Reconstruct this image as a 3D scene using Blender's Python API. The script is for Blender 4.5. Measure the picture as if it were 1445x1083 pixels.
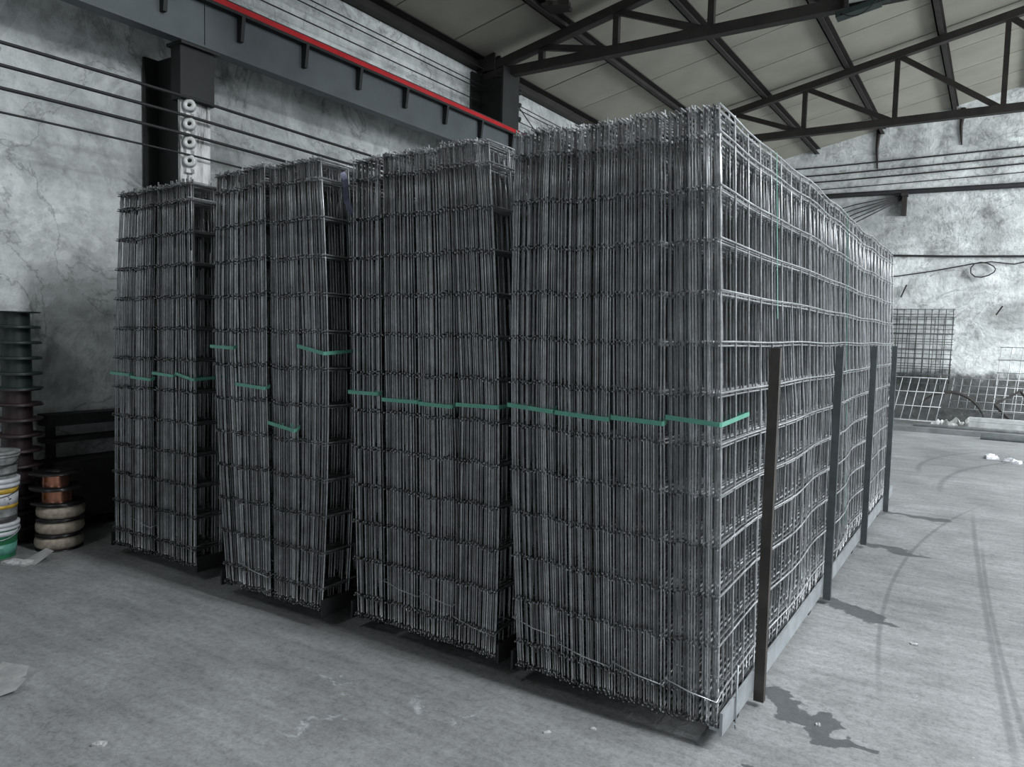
import bpy, math, random
import numpy as np
from mathutils import Matrix, Vector

for o in list(bpy.data.objects):
    bpy.data.objects.remove(o)
SC = bpy.context.scene
COL = SC.collection
PI = math.pi

# ------------------------------------------------------------------ camera
# world frame: X along the row of stacks, Y into the hall, Z up; metres
F_PX, YAW, PITCH, ROLL, CAM_H = 1051.42, 0.574960, 0.0682060, 0.0245466, 1.65
fw = Vector((-math.sin(YAW)*math.cos(PITCH), math.cos(YAW)*math.cos(PITCH), -math.sin(PITCH)))
rt = Vector((math.cos(YAW), math.sin(YAW), 0))
up = rt.cross(fw)
r2 = math.cos(ROLL)*rt + math.sin(ROLL)*up
u2 = -math.sin(ROLL)*rt + math.cos(ROLL)*up
cam_data = bpy.data.cameras.new('camera')
cam_data.sensor_fit = 'HORIZONTAL'; cam_data.sensor_width = 36.0
cam_data.lens = F_PX/1445*36.0
cam_data.clip_start = 0.05; cam_data.clip_end = 200
cam = bpy.data.objects.new('camera', cam_data); COL.objects.link(cam)
m = Matrix.Identity(4)
for i, a in enumerate((r2, u2, -fw)):
    m[0][i], m[1][i], m[2][i] = a
m[2][3] = CAM_H
cam.matrix_world = m
SC.camera = cam

# ------------------------------------------------------------------ light
w = bpy.data.worlds.new('world'); SC.world = w; w.use_nodes = True
w.node_tree.nodes['Background'].inputs[0].default_value = (0.80, 0.90, 1.0, 1)
w.node_tree.nodes['Background'].inputs[1].default_value = 0.8

def area(name, loc, rot, sx, sy, power, col=(0.93, 0.97, 1.0), spread=PI):
    d = bpy.data.lights.new(name, 'AREA'); d.shape = 'RECTANGLE'
    d.size, d.size_y, d.energy, d.color = sx, sy, power, col; d.spread = spread
    o = bpy.data.objects.new(name, d); COL.objects.link(o)
    o.location = loc; o.rotation_euler = rot
    return o
# daylight in the openings of the hall (right wall, roof lights, gate behind the camera) and added overhead fill
area('high_window_daylight', (10.15, 4.2, 4.4), (0, PI/2, 0), 1.6, 1.8, 50)
area('window_daylight', (10.15, 13.5, 3.5), (0, PI/2, -.36), 3.0, 7.0, 720, spread=1.72)
area('roof_light_and_fill', (5.5, 9.5, 6.2), (0, 0, 0), 2.0, 12.0, 1500)  # added overhead light that brightens the right floor and stack tops
# translucent roofing sheets across the hall, just behind the fronts of the stacks
area('roof_light_and_fill', (-.6, 3.08, 6.78-.215*.6-.03), (0, -.2118, 0), 4.6, .5, 60)
area('roof_light_and_fill', (5.2, 3.08, 6.78+.215*(4-5.2)-.03), (0, .2118, 0), 6.0, .5, 760)
area('roof_light_and_fill', (-3.6, -1.5, 5.95), (0, 0, 0), .8, .8, 85)
area('roof_light_and_fill', (3.6, 14.2, 6.7), (0, .2118, 0), 1.6, 2.0, 150)  # added fill that brightens the far wall, no opening known here
area('rear_gate_daylight', (0.5, -6.9, 2.4), (PI/2, 0, 0), 4.0, 4.4, 30)

SC.view_settings.view_transform = 'Standard'
SC.view_settings.look = 'None'
SC.view_settings.exposure = 0.0
SC.view_settings.gamma = 1.0
SC.view_settings.use_curve_mapping = False

# ------------------------------------------------------------------ materials
class NT:
    def __init__(s, name):
        s.m = bpy.data.materials.new(name); s.m.use_nodes = True
        s.t = s.m.node_tree; s.b = s.t.nodes['Principled BSDF']
        s.tc = s.n('ShaderNodeTexCoord')
    def n(s, typ, **kw):
        nd = s.t.nodes.new(typ)
        for k, v in kw.items(): setattr(nd, k, v)
        return nd
    def set(s, sock, v):
        if hasattr(v, 'is_output') or isinstance(v, bpy.types.NodeSocket): s.t.links.new(v, sock)
        else: sock.default_value = v
    def noise(s, scale, detail=4, rough=.55, vec=None, dist=0):
        nd = s.n('ShaderNodeTexNoise')
        nd.inputs['Scale'].default_value = scale; nd.inputs['Detail'].default_value = detail
        nd.inputs['Roughness'].default_value = rough; nd.inputs['Distortion'].default_value = dist
        s.set(nd.inputs['Vector'], vec if vec is not None else s.tc.outputs['Object'])
        return nd.outputs['Fac']
    def ramp(s, fac, stops):
        nd = s.n('ShaderNodeValToRGB'); e = nd.color_ramp.elements
        while len(e) < len(stops): e.new(0.5)
        for el, (p, c) in zip(e, stops):
            el.position = p; el.color = (c, c, c, 1) if not isinstance(c, tuple) else (*c, 1)
        s.set(nd.inputs[0], fac); return nd.outputs[0]
    def mix(s, fac, a, b, mode='MIX'):
        nd = s.n('ShaderNodeMix', data_type='RGBA', blend_type=mode)
        s.set(nd.inputs[0], fac)
        for sk, v in ((nd.inputs[6], a), (nd.inputs[7], b)):
            if isinstance(v, (int, float)): v = (v, v, v)
            if isinstance(v, tuple): v = (*v[:3], 1)
            s.set(sk, v)
        return nd.outputs[2]
    def math(s, op, a, b=0.0, c=None, clamp=False):
        nd = s.n('ShaderNodeMath', operation=op); nd.use_clamp = clamp
        s.set(nd.inputs[0], a); s.set(nd.inputs[1], b)
        if c is not None: s.set(nd.inputs[2], c)
        return nd.outputs[0]
    def mapping(s, loc=(0,0,0), rot=(0,0,0), scale=(1,1,1), vec=None, typ='POINT'):
        nd = s.n('ShaderNodeMapping', vector_type=typ)
        nd.inputs[1].default_value = loc; nd.inputs[2].default_value = rot; nd.inputs[3].default_value = scale
        s.set(nd.inputs[0], vec if vec is not None else s.tc.outputs['Object']); return nd.outputs[0]
    def bump(s, h, strength=.3, dist=.01):
        nd = s.n('ShaderNodeBump'); nd.inputs['Strength'].default_value = strength
        nd.inputs['Distance'].default_value = dist; s.set(nd.inputs['Height'], h)
        s.t.links.new(nd.outputs[0], s.b.inputs['Normal'])
    def done(s, col, rough=.7, metal=0.0, spec=.5):
        if isinstance(col, tuple): col = (*col[:3], 1)
        s.set(s.b.inputs['Base Color'], col); s.set(s.b.inputs['Roughness'], rough)
        s.set(s.b.inputs['Metallic'], metal); s.b.inputs['Specular IOR Level'].default_value = spec
        return s.m

def plain(name, col, rough=.6, metal=0.0, var=.25, scale=9, spec=.5, bump=.0):
    k = NT(name); n = k.noise(scale, 4)
    lo = tuple(c*(1-var) for c in col); hi = tuple(min(1, c*(1+var)) for c in col)
    c = k.ramp(n, [(.3, lo), (.7, hi)])
    if bump: k.bump(k.noise(scale*6, 3), bump, .004)
    return k.done(c, rough, metal, spec)

def plaster(name, dirt_shade_top, tone=1.0):
    k = NT(name)
    big = k.noise(.55, 5, .6, dist=.6); mid = k.noise(2.3, 6, .65, dist=.4); fine = k.noise(11, 5, .7)
    streak = k.noise(1.0, 5, .6, vec=k.mapping(scale=(1.0, .8, 5.0)))
    a = k.ramp(big, [(.30, .34*tone), (.47, .60*tone), (.66, .80*tone)])
    b = k.ramp(mid, [(.30, .34), (.44, .80), (.62, 1.0)])
    flk = k.ramp(k.noise(1.25, 9, .68, dist=1.2), [(.50, 0.0), (.53, 1.0)])
    c = k.mix(.85, a, b, 'MULTIPLY')
    c = k.mix(.55, c, k.ramp(fine, [(.3, .6), (.55, 1.0)]), 'MULTIPLY')
    c = k.mix(.35, c, k.ramp(streak, [(.35, .55), (.55, 1.0)]), 'MULTIPLY')
    c = k.mix(k.math('MULTIPLY', flk, .27), c, k.mix(1.0, c, (.45, .46, .46), 'MULTIPLY'))
    crk = k.math('SUBTRACT', 1.0, k.math('MULTIPLY', k.math('ABSOLUTE', k.math('SUBTRACT', k.noise(.9, 7, .6, dist=.8), .5)), 90.0), None, True)
    c = k.mix(k.math('MULTIPLY', crk, .45), c, (.10, .10, .10))
    # flaked spots and dark splashes
    sp = k.ramp(k.noise(6.0, 8, .75), [(.66, 0.0), (.72, 1.0)])
    c = k.mix(k.math('MULTIPLY', sp, .55), c, (.12, .125, .12))
    # grime above the floor; on the left wall the dark band also paints in shade
    sep = k.n('ShaderNodeSeparateXYZ'); k.set(sep.inputs[0], k.tc.outputs['Object'])
    edge = k.math('ADD', sep.outputs[2], k.math('MULTIPLY', k.math('SUBTRACT', k.noise(1.6, 6, .7), .5), .9))
    g = k.n('ShaderNodeMapRange'); g.interpolation_type = 'SMOOTHSTEP'
    k.set(g.inputs[0], edge); g.inputs[1].default_value = dirt_shade_top+.12; g.inputs[2].default_value = dirt_shade_top-.12
    g.inputs[3].default_value = 0; g.inputs[4].default_value = .93
    c = k.mix(g.outputs[0], c, k.ramp(k.noise(5, 6, .7), [(.35, .035), (.62, .10), (.72, .4)]))
    c = k.mix(1.0, c, (.955, 1.0, 1.0), 'MULTIPLY')
    h = k.math('ADD', k.math('MULTIPLY', mid, .6), k.math('MULTIPLY', fine, .5))
    k.bump(h, .75, .05)
    return k.done(c, .92, 0, .2)

def circ3(a, b, c):
    (x1, y1), (x2, y2), (x3, y3) = a, b, c
    d = 2*(x1*(y2-y3)+x2*(y3-y1)+x3*(y1-y2))
    ux = ((x1*x1+y1*y1)*(y2-y3)+(x2*x2+y2*y2)*(y3-y1)+(x3*x3+y3*y3)*(y1-y2))/d
    uy = ((x1*x1+y1*y1)*(x3-x2)+(x2*x2+y2*y2)*(x1-x3)+(x3*x3+y3*y3)*(x2-x1))/d
    return ux, uy, math.hypot(x1-ux, y1-uy)

def concrete():
    k = NT('concrete_floor')
    P = k.tc.outputs['Object']
    big = k.noise(.45, 5, .6, dist=.5); mid = k.noise(2.4, 6, .62, dist=.3); fine = k.noise(26, 5, .7)
    tex = k.noise(110, 3, .6)
    a = k.ramp(big, [(.28, .22), (.5, .31), (.72, .39)])
    c = k.mix(.8, a, k.ramp(mid, [(.3, .70), (.6, 1.0)]), 'MULTIPLY')
    c = k.mix(.75, c, k.ramp(fine, [(.32, .62), (.5, .95), (.68, 1.12)]), 'MULTIPLY')
    grit = k.noise(75, 4, .75)
    c = k.mix(.5, c, k.ramp(grit, [(.36, .62), (.52, 1.0), (.7, 1.2)]), 'MULTIPLY')
    sweep = k.noise(3.2, 5, .6, vec=k.mapping(rot=(0, 0, .5), scale=(.5, 3.2, 1)))
    c = k.mix(.4, c, k.ramp(sweep, [(.35, .62), (.60, 1.1)]), 'MULTIPLY')
    sw2 = k.noise(9, 5, .65, vec=k.mapping(rot=(0, 0, .25), scale=(.35, 2.6, 1)))
    c = k.mix(.26, c, k.ramp(sw2, [(.36, .62), (.56, 1.08)]), 'MULTIPLY')
    # warp for stain outlines
    wn = k.n('ShaderNodeTexNoise'); wn.inputs['Scale'].default_value = 5.5; wn.inputs['Detail'].default_value = 7
    k.set(wn.inputs['Vector'], P)
    off = k.n('ShaderNodeVectorMath', operation='MULTIPLY_ADD')
    k.set(off.inputs[0], wn.outputs['Color']); off.inputs[1].default_value = (.42, .42, 0); off.inputs[2].default_value = (-.21, -.21, 0)
    wp = k.n('ShaderNodeVectorMath', operation='ADD'); k.set(wp.inputs[0], P); k.set(wp.inputs[1], off.outputs[0])
    flat = k.n('ShaderNodeVectorMath', operation='MULTIPLY'); k.set(flat.inputs[0], wp.outputs[0]); flat.inputs[1].default_value = (1, 1, 0)
    flat2 = k.n('ShaderNodeVectorMath', operation='MULTIPLY'); k.set(flat2.inputs[0], P); flat2.inputs[1].default_value = (1, 1, 0)
    def ell(cx, cy, rx, ry, ang, soft=.08, vec=None):
        mp = k.mapping(loc=(cx, cy, 0), rot=(0, 0, ang), scale=(rx, ry, 1), vec=vec or flat.outputs[0], typ='TEXTURE')
        ln = k.n('ShaderNodeVectorMath', operation='LENGTH'); k.set(ln.inputs[0], mp)
        r = k.n('ShaderNodeMapRange'); r.interpolation_type = 'SMOOTHSTEP'
        k.set(r.inputs[0], ln.outputs['Value']); r.inputs[1].default_value = 1+soft; r.inputs[2].default_value = 1-soft
        return r.outputs[0]
    def arc(a, b, d, wd, soft=.6, smooth=True):
        cx, cy, r = circ3(a, b, d)
        mp = k.mapping(loc=(cx, cy, 0), vec=flat2.outputs[0] if smooth else flat.outputs[0], typ='TEXTURE')
        ln = k.n('ShaderNodeVectorMath', operation='LENGTH'); k.set(ln.inputs[0], mp)
        q = k.math('ABSOLUTE', k.math('SUBTRACT', ln.outputs['Value'], r))
        rr = k.n('ShaderNodeMapRange'); rr.interpolation_type = 'SMOOTHSTEP'
        k.set(rr.inputs[0], q); rr.inputs[1].default_value = wd*(1+soft); rr.inputs[2].default_value = wd*(1-soft)
        mx, my = (a[0]+d[0])/2, (a[1]+d[1])/2
        msk = ell(mx, my, math.hypot(a[0]-d[0], a[1]-d[1])/2, .9, math.atan2(d[1]-a[1], d[0]-a[0]), .25)
        return k.math('MULTIPLY', rr.outputs[0], msk)
    def union(L):
        o = L[0]
        for x in L[1:]: o = k.math('MAXIMUM', o, x)
        return o
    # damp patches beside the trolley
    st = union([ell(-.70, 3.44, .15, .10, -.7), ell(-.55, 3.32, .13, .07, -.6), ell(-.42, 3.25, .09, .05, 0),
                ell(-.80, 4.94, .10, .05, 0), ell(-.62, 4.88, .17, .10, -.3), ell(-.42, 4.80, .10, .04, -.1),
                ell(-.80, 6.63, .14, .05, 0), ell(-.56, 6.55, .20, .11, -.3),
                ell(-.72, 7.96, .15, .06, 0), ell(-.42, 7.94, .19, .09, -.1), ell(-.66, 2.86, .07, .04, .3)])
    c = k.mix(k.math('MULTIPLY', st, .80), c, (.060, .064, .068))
    # tyre tracks and cracks
    tk = union([arc((-.39, 3.96), (-.50, 6.1), (-.12, 8.65), .012), arc((.17, 3.3), (.02, 5.7), (-.1, 8.3), .016),
                arc((.24, 3.3), (.09, 5.0), (.0, 6.9), .012), arc((-.75, 10.8), (-.66, 12.2), (-.1, 13.4), .03),
                arc((-.45, 9.6), (-.3, 11.2), (.3, 12.6), .03)])
    c = k.mix(k.math('MULTIPLY', tk, .42), c, (.08, .085, .09))
    ck = union([arc((-3.55, 1.5), (-3.2, 1.44), (-2.7, 1.46), .005, .6, False), arc((-2.75, 1.47), (-2.4, 1.56), (-2.0, 1.68), .004, .6, False)])
    c = k.mix(k.math('MULTIPLY', ck, .22), c, (.06, .06, .06))
    sc = union([ell(-2.50, 2.38, .13, .010, .02, .6), ell(-2.07, 2.42, .09, .03, -.5, .6), ell(-1.8, 2.5, .05, .008, .9, .6),
                ell(-2.3, 2.1, .08, .012, .9, .6)])
    c = k.mix(k.math('MULTIPLY', k.math('MULTIPLY', sc, k.ramp(fine, [(.4, .0), (.6, 1.0)])), .7), c, (.55, .57, .58))
    # pale specks
    spk = k.ramp(k.noise(38, 2, .5), [(.74, 0.0), (.77, 1.0)])
    c = k.mix(k.math('MULTIPLY', spk, .45), c, (.5, .51, .52))
    k.bump(k.math('ADD', k.math('MULTIPLY', fine, .6), k.math('MULTIPLY', tex, .3)), .45, .012)
    c = k.mix(1.0, c, (.97, 1.0, 1.01), 'MULTIPLY')
    return k.done(c, k.math('SUBTRACT', .72, k.math('MULTIPLY', st, .22)), 0, .35)

def wire_steel(name, base, metal=.75, rough=.42):
    k = NT(name)
    oi = k.n('ShaderNodeObjectInfo')
    n = k.noise(9, 5, .65); f = k.noise(60, 3, .6)
    c = k.ramp(n, [(.3, tuple(x*.6 for x in base)), (.7, tuple(x*1.35 for x in base))])
    c = k.mix(.5, c, k.ramp(f, [(.35, .55), (.6, 1.0)]), 'MULTIPLY')
    v = k.n('ShaderNodeMapRange'); k.set(v.inputs[0], oi.outputs['Random']); v.inputs[3].default_value = .40; v.inputs[4].default_value = 1.75
    comb = k.n('ShaderNodeCombineColor')
    for i in range(3): k.set(comb.inputs[i], v.outputs[0])
    c = k.mix(1.0, c, comb.outputs[0], 'MULTIPLY')
    r = k.math('ADD', rough-.1, k.math('MULTIPLY', n, .25))
    return k.done(c, r, metal, .5)

M = {}
M['floor'] = concrete()
M['wall_left'] = plaster('plaster_left', .30, 1.24)
M['wall_far'] = plaster('plaster_far', 1.02, 1.15)
M['wall_plain'] = plain('grey_plaster', (.35, .36, .36), .9, 0, .3, 2)
M['roof'] = plain('roof_sheet', (.275, .27, .228), .75, 0, .12, 1.3)
M['roof_back'] = plain('roof_backing', (.04, .04, .038), .9)
M['truss'] = plain('dark_brown_steel', (.030, .026, .024), .7, .2, .3, 5)
M['column'] = plain('black_green_steel', (.016, .018, .018), .6, .2, .3, 4)
M['beam'] = plain('slate_paint', (.085, .10, .11), .55, .1, .18, 3)
M['red'] = plain('red_paint', (.55, .018, .025), .28, .1, .15, 6)
M['white_flake'] = None
M['cable'] = plain('black_rubber', (.018, .018, .02), .6)
M['insul'] = plain('porcelain', (.72, .73, .72), .3, 0, .1)
M['wire'] = wire_steel('drawn_wire', (.36, .37, .38), .60, .30)
M['post'] = plain('grey_post_steel', (.10, .115, .12), .5, .5, .2, 12, .5, .2)
M['post_brown'] = plain('brown_post_steel', (.075, .066, .060), .55, .4, .25, 10, .5, .2)
M['rail'] = plain('pale_rail_steel', (.42, .45, .47), .45, .5, .2, 8)
M['strap'] = plain('green_strap', (.13, .38, .285), .35, 0, .12, 20)
M['rubber'] = plain('wheel_rubber', (.02, .02, .022), .55)
M['spool_green'] = plain('dark_green_plastic', (.020, .030, .029), .45, 0, .2)
M['spool_maroon'] = plain('dark_maroon_plastic', (.030, .018, .020), .45, 0, .2)
M['spool_black'] = plain('black_plastic', (.012, .011, .012), .3, 0, .2)
M['copper'] = plain('copper_wire', (.55, .25, .17), .22, .9, .2, 40)
M['tan'] = plain('wrapped_wire', (.36, .31, .25), .45, 0, .35, 25, .5, .8)
M['buk_white'] = plain('white_plastic', (.62, .64, .68), .4, 0, .15, 14)
M['buk_green'] = plain('green_plastic', (.02, .15, .07), .4, 0, .3, 14)
M['buk_teal'] = plain('teal_label', (.13, .38, .30), .4, 0, .35, 20)
M['buk_yellow'] = plain('yellow_print', (.55, .36, .05), .45, 0, .4, 16)
M['buk_grey'] = plain('grey_dirty_plastic', (.24, .25, .25), .6, 0, .5, 18)
M['print_dark'] = plain('dark_print', (.05, .05, .05), .5)
M['card'] = plain('grey_cardboard', (.32, .32, .32), .85, 0, .2, 20)
M['stone'] = plain('pale_stone', (.45, .45, .45), .85, 0, .3, 40)
M['rubble'] = plain('white_rubble', (.55, .56, .55), .9, 0, .45, 14, .3, .8)
M['block'] = plain('concrete_block', (.40, .42, .42), .9, 0, .25, 7, .3, .4)
M['kerb'] = plain('kerb_steel', (.20, .21, .215), .6, .3, .25, 4)
M['dark_mesh'] = plain('dark_mesh_wire', (.06, .065, .065), .6, .4)
M['pale_mesh'] = plain('pale_mesh_wire', (.50, .52, .53), .5, .3)
M['fixture'] = plain('dark_green_fixture', (.022, .036, .034), .5, .2)
M['panel'] = plain('pale_panel', (.50, .54, .52), .4)
M['rack'] = plain('rack_dark_steel', (.03, .03, .032), .65, .3)
k = NT('flaking_white_paint')
c_ = k.ramp(k.noise(7, 6, .7, vec=k.mapping(scale=(1, 2.5, .35))), [(.38, .10), (.46, .50), (.60, .78)])
k.bump(k.noise(18, 5, .7), .5, .01)
M['white_flake'] = k.done(c_, .8)

# ------------------------------------------------------------------ mesh helpers
class MB:
    def __init__(s): s.v = []; s.f = []; s.sm = []
    def add(s, v, f, smooth=False):
        o = len(s.v); s.v += [tuple(x) for x in v]; s.f += [tuple(i+o for i in q) for q in f]; s.sm += [smooth]*len(f); return s
    def box(s, a, b):
        (x0, y0, z0), (x1, y1, z1) = a, b
        return s.add([(x0,y0,z0),(x1,y0,z0),(x1,y1,z0),(x0,y1,z0),(x0,y0,z1),(x1,y0,z1),(x1,y1,z1),(x0,y1,z1)],
                     [(0,3,2,1),(4,5,6,7),(0,1,5,4),(1,2,6,5),(2,3,7,6),(3,0,4,7)])
    def bar(s, p, q, wd, ht, upv=(0,0,1)):
        p, q = Vector(p), Vector(q); d = (q-p).normalized(); u = Vector(upv) if abs(d.dot(Vector(upv))) < .98 else Vector((0, 1, 0))
        sd = d.cross(u).normalized()*wd/2; u = sd.cross(d).normalized()*ht/2
        return s.add([p-sd-u, p+sd-u, p+sd+u, p-sd+u, q-sd-u, q+sd-u, q+sd+u, q-sd+u],
                     [(0,1,2,3),(4,7,6,5),(0,4,5,1),(1,5,6,2),(2,6,7,3),(3,7,4,0)])
    def tube(s, pts, r, n=8, closed=False):
        pts = [Vector(p) for p in pts]; N = len(pts); vs = []; fs = []
        ref = None
        for i, p in enumerate(pts):
            a = pts[(i-1) % N] if (closed or i > 0) else p
            b = pts[(i+1) % N] if (closed or i < N-1) else p
            d = (b-a).normalized()
            if ref is None: ref = Vector((0,0,1)) if abs(d.z) < .9 else Vector((1,0,0))
            u = (ref-d*ref.dot(d)).normalized(); ref = u; w_ = d.cross(u)
            rr = r[i] if isinstance(r, (list, tuple)) else r
            for j in range(n):
                t = 2*PI*j/n; vs.append(p+u*math.cos(t)*rr+w_*math.sin(t)*rr)
        for i in range(N if closed else N-1):
            for j in range(n):
                a = i*n+j; b = i*n+(j+1) % n; c = ((i+1) % N)*n+(j+1) % n; d = ((i+1) % N)*n+j
                fs.append((a, b, c, d))
        s.add(vs, fs, True)
        if not closed:
            o = len(s.v)-len(vs)
            s.f += [tuple(o+j for j in range(n))[::-1], tuple(o+(N-1)*n+j for j in range(n))]; s.sm += [False]*2
        return s
    def lathe(s, prof, n=28, c=(0,0,0), smooth=False):
        vs = []; fs = []; K = len(prof)
        for (r, z) in prof:
            for j in range(n):
                t = 2*PI*j/n; vs.append((c[0]+r*math.cos(t), c[1]+r*math.sin(t), c[2]+z))
        for i in range(K-1):
            for j in range(n):
                fs.append((i*n+j, i*n+(j+1) % n, (i+1)*n+(j+1) % n, (i+1)*n+j))
        s.add(vs, fs, True)
        return s
    def disc(s, r, z, n=28, c=(0,0,0), upf=True):
        vs = [(c[0]+r*math.cos(2*PI*j/n), c[1]+r*math.sin(2*PI*j/n), c[2]+z) for j in range(n)]
        f = tuple(range(n)); return s.add(vs, [f if upf else f[::-1]])
    def build(s, name, mat, parent=None, loc=None):
        me = bpy.data.meshes.new(name); me.from_pydata(s.v, [], s.f)
        me.polygons.foreach_set('use_smooth', s.sm); me.materials.append(M[mat] if isinstance(mat, str) else mat); me.update()
        o = bpy.data.objects.new(name, me); COL.objects.link(o)
        if parent is not None: o.parent = parent
        if loc is not None: o.location = loc
        return o

def tag(o, label, cat, group=None, kind=None):
    if label: o['label'] = label
    if cat: o['category'] = cat
    if group: o['group'] = group
    if kind: o['kind'] = kind
    return o
def empty(name, loc, label, cat, group=None):
    o = bpy.data.objects.new(name, None); COL.objects.link(o); o.location = loc; o.empty_display_size = .1
    return tag(o, label, cat, group)
def struct(name, mb, mat, parent=None):
    o = mb.build(name, mat, parent)
    if parent is None: o['kind'] = 'structure'
    return o

# ------------------------------------------------------------------ the hall
XL, XR, YN, YF = -6.3, 10.3, -7.0, 18.2
RIDGE = 2.0
def zroof(x): return 6.78+.215*x if x <= RIDGE else 6.78+.215*(2*RIDGE-x)
struct('floor', MB().box((XL-.3, YN-.3, -.2), (XR+.3, YF+.3, 0)), 'floor')
struct('wall_left', MB().box((XL-.3, YN, 0), (XL, YF, zroof(XL)-.02)), 'wall_left')
g = MB()
pr = [(XL-.3, 0), (XR+.3, 0), (XR+.3, zroof(XR+.3)), (RIDGE, zroof(RIDGE)), (XL-.3, zroof(XL-.3))]
g.add([(x, YF, z) for x, z in pr]+[(x, YF+.3, z) for x, z in pr],
      [(0,1,2,3,4), (9,8,7,6,5)]+[(i, i+5, (i+1) % 5+5, (i+1) % 5) for i in range(5)])
struct('wall_far', g, 'wall_far')
# right wall with a gate opening and a window band; rear wall with a gate (both out of frame)
rw = MB(); x0, x1, zt = XR, XR+.3, zroof(XR)
rw.box((x0, YN, 0), (x1, 3.3, zt)).box((x0, 3.3, 0), (x1, 5.1, 3.6)).box((x0, 3.3, 5.2), (x1, 5.1, zt)).box((x0, 5.1, 0), (x1, 9.5, zt)).box((x0, 9.5, 0), (x1, YF, 2.0)).box((x0, 17.5, 2.0), (x1, YF, zt)).box((x0, 9.5, 5.0), (x1, 17.5, zt))
struct('wall_right', rw, 'wall_plain')
bw = MB(); bw.box((XL-.3, YN-.3, 0), (-1.5, YN, 5.0)).box((2.5, YN-.3, 0), (XR+.3, YN, 5.0)).box((XL-.3, YN-.3, 4.6), (XR+.3, YN, 7.1))
struct('wall_rear', bw, 'wall_plain')

# roof: dark backing with the roofing sheets laid as separate panels below it
rb = MB()
for (xa, xb) in ((XL-.3, RIDGE), (RIDGE, XR+.3)):
    za, zb = zroof(xa)+.03, zroof(xb)+.03
    rb.add([(xa,YN-.3,za),(xb,YN-.3,zb),(xb,YF+.3,zb),(xa,YF+.3,za),(xa,YN-.3,za+.1),(xb,YN-.3,zb+.1),(xb,YF+.3,zb+.1),(xa,YF+.3,za+.1)],
           [(0,3,2,1),(4,5,6,7),(0,1,5,4),(1,2,6,5),(2,3,7,6),(3,0,4,7)])
ceil = struct('ceiling', rb, 'roof_back')
def panel_mesh(xa, xb, wd):
    p = MB(); za, zb = zroof(xa), zroof(xb)
    p.add([(xa,0,za),(xb,0,zb),(xb,wd,zb),(xa,wd,za),(xa,0,za+.025),(xb,0,zb+.025),(xb,wd,zb+.025),(xa,wd,za+.025)],
          [(0,3,2,1),(4,5,6,7),(0,1,5,4),(1,2,6,5),(2,3,7,6),(3,0,4,7)])
    return p
rnd = random.Random(3)
PW = 1.15
for (xa, xb) in ((XL-.02, RIDGE), (RIDGE, XR)):
    first = None; y = YN; i = 0
    while y < YF-.05:
        if first is None:
            first = panel_mesh(xa, xb, PW-.022).build('roof_panel', 'roof', ceil); o = first
        else:
            o = first.copy(); COL.objects.link(o); o.parent = ceil
        o.location = (0, y, rnd.uniform(-.006, .0)); y += PW; i += 1

# purlins
PX = [-6.22, -4.92, -3.66, -2.34, -1.0, .3, 1.6]
names = ['dark steel purlin along the top of the left wall', 'dark roof purlin nearest to the left wall, crossing the nearer truss',
         'second dark roof purlin from the left wall', 'third dark roof purlin from the left wall', 'fourth dark roof purlin from the left wall, towards the right edge of the view',
         'fifth dark roof purlin from the left wall', 'dark roof purlin beside the ridge']
for i, x in enumerate(PX):
    b = MB(); z = zroof(x)-.005
    wd, ht = (.16, .17) if i == 0 else (.11, .12)
    b.box((x-wd/2, YN, z-.012), (x+wd/2, YF, z)).box((x-wd/2, YN, z-ht), (x-wd/2+.02, YF, z-.012)).box((x-wd/2, YN, z-ht), (x+wd/2-.02, YF, z-ht+.012))
    tag(b.build('roof_purlin', 'truss'), names[i], 'purlin', 'roof purlins')

# trusses
TY = [3.7, 8.7, 13.65]
VX = [-5.29, -4.21, -3.0, -1.6, -.13, 1.4]
tl = ['dark steel roof truss overhead, nearest to the viewer', 'dark steel roof truss standing on the column behind the red rail', 'dark steel roof truss in front of the far wall']
for y, lab in zip(TY, tl):
    t = empty('roof_truss', (XL, y, 5.2), lab, 'truss', 'roof trusses')
    def part(nm, p, q, wd, ht):
        MB().bar((p[0]-XL, 0, p[1]-5.2), (q[0]-XL, 0, q[1]-5.2), wd, ht).build(nm, 'truss', t)
    ztop = lambda x: zroof(x)-.19
    part('top_chord', (XL, ztop(XL)+.02), (RIDGE, ztop(RIDGE)), .12, .11)
    part('top_chord', (RIDGE, ztop(RIDGE)), (XR, ztop(XR)+.02), .12, .11)
    part('bottom_chord', (XL+.1, 5.2), (XR-.1, 5.2), .12, .12)
    vx = VX+[2*RIDGE-x for x in VX[::-1]]
    for x in vx: part('strut', (x, 5.25), (x, ztop(x)-.04), .075, .07)
    al = [-6.1]+VX
    for a, b in zip(al[:-1], al[1:]):
        part('diagonal_brace', (a+.03, ztop(a)-.02), (b-.03, 5.22), .06, .075)
        part('diagonal_brace', (2*RIDGE-a-.03, ztop(a)-.02), (2*RIDGE-b+.03, 5.22), .06, .075)
    pl = MB().box((.02, -.08, .05), (.30, -.06, .28)).box((.02, .06, .05), (.30, .08, .28))
    pl.build('gusset_plate', 'truss', t)

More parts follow.
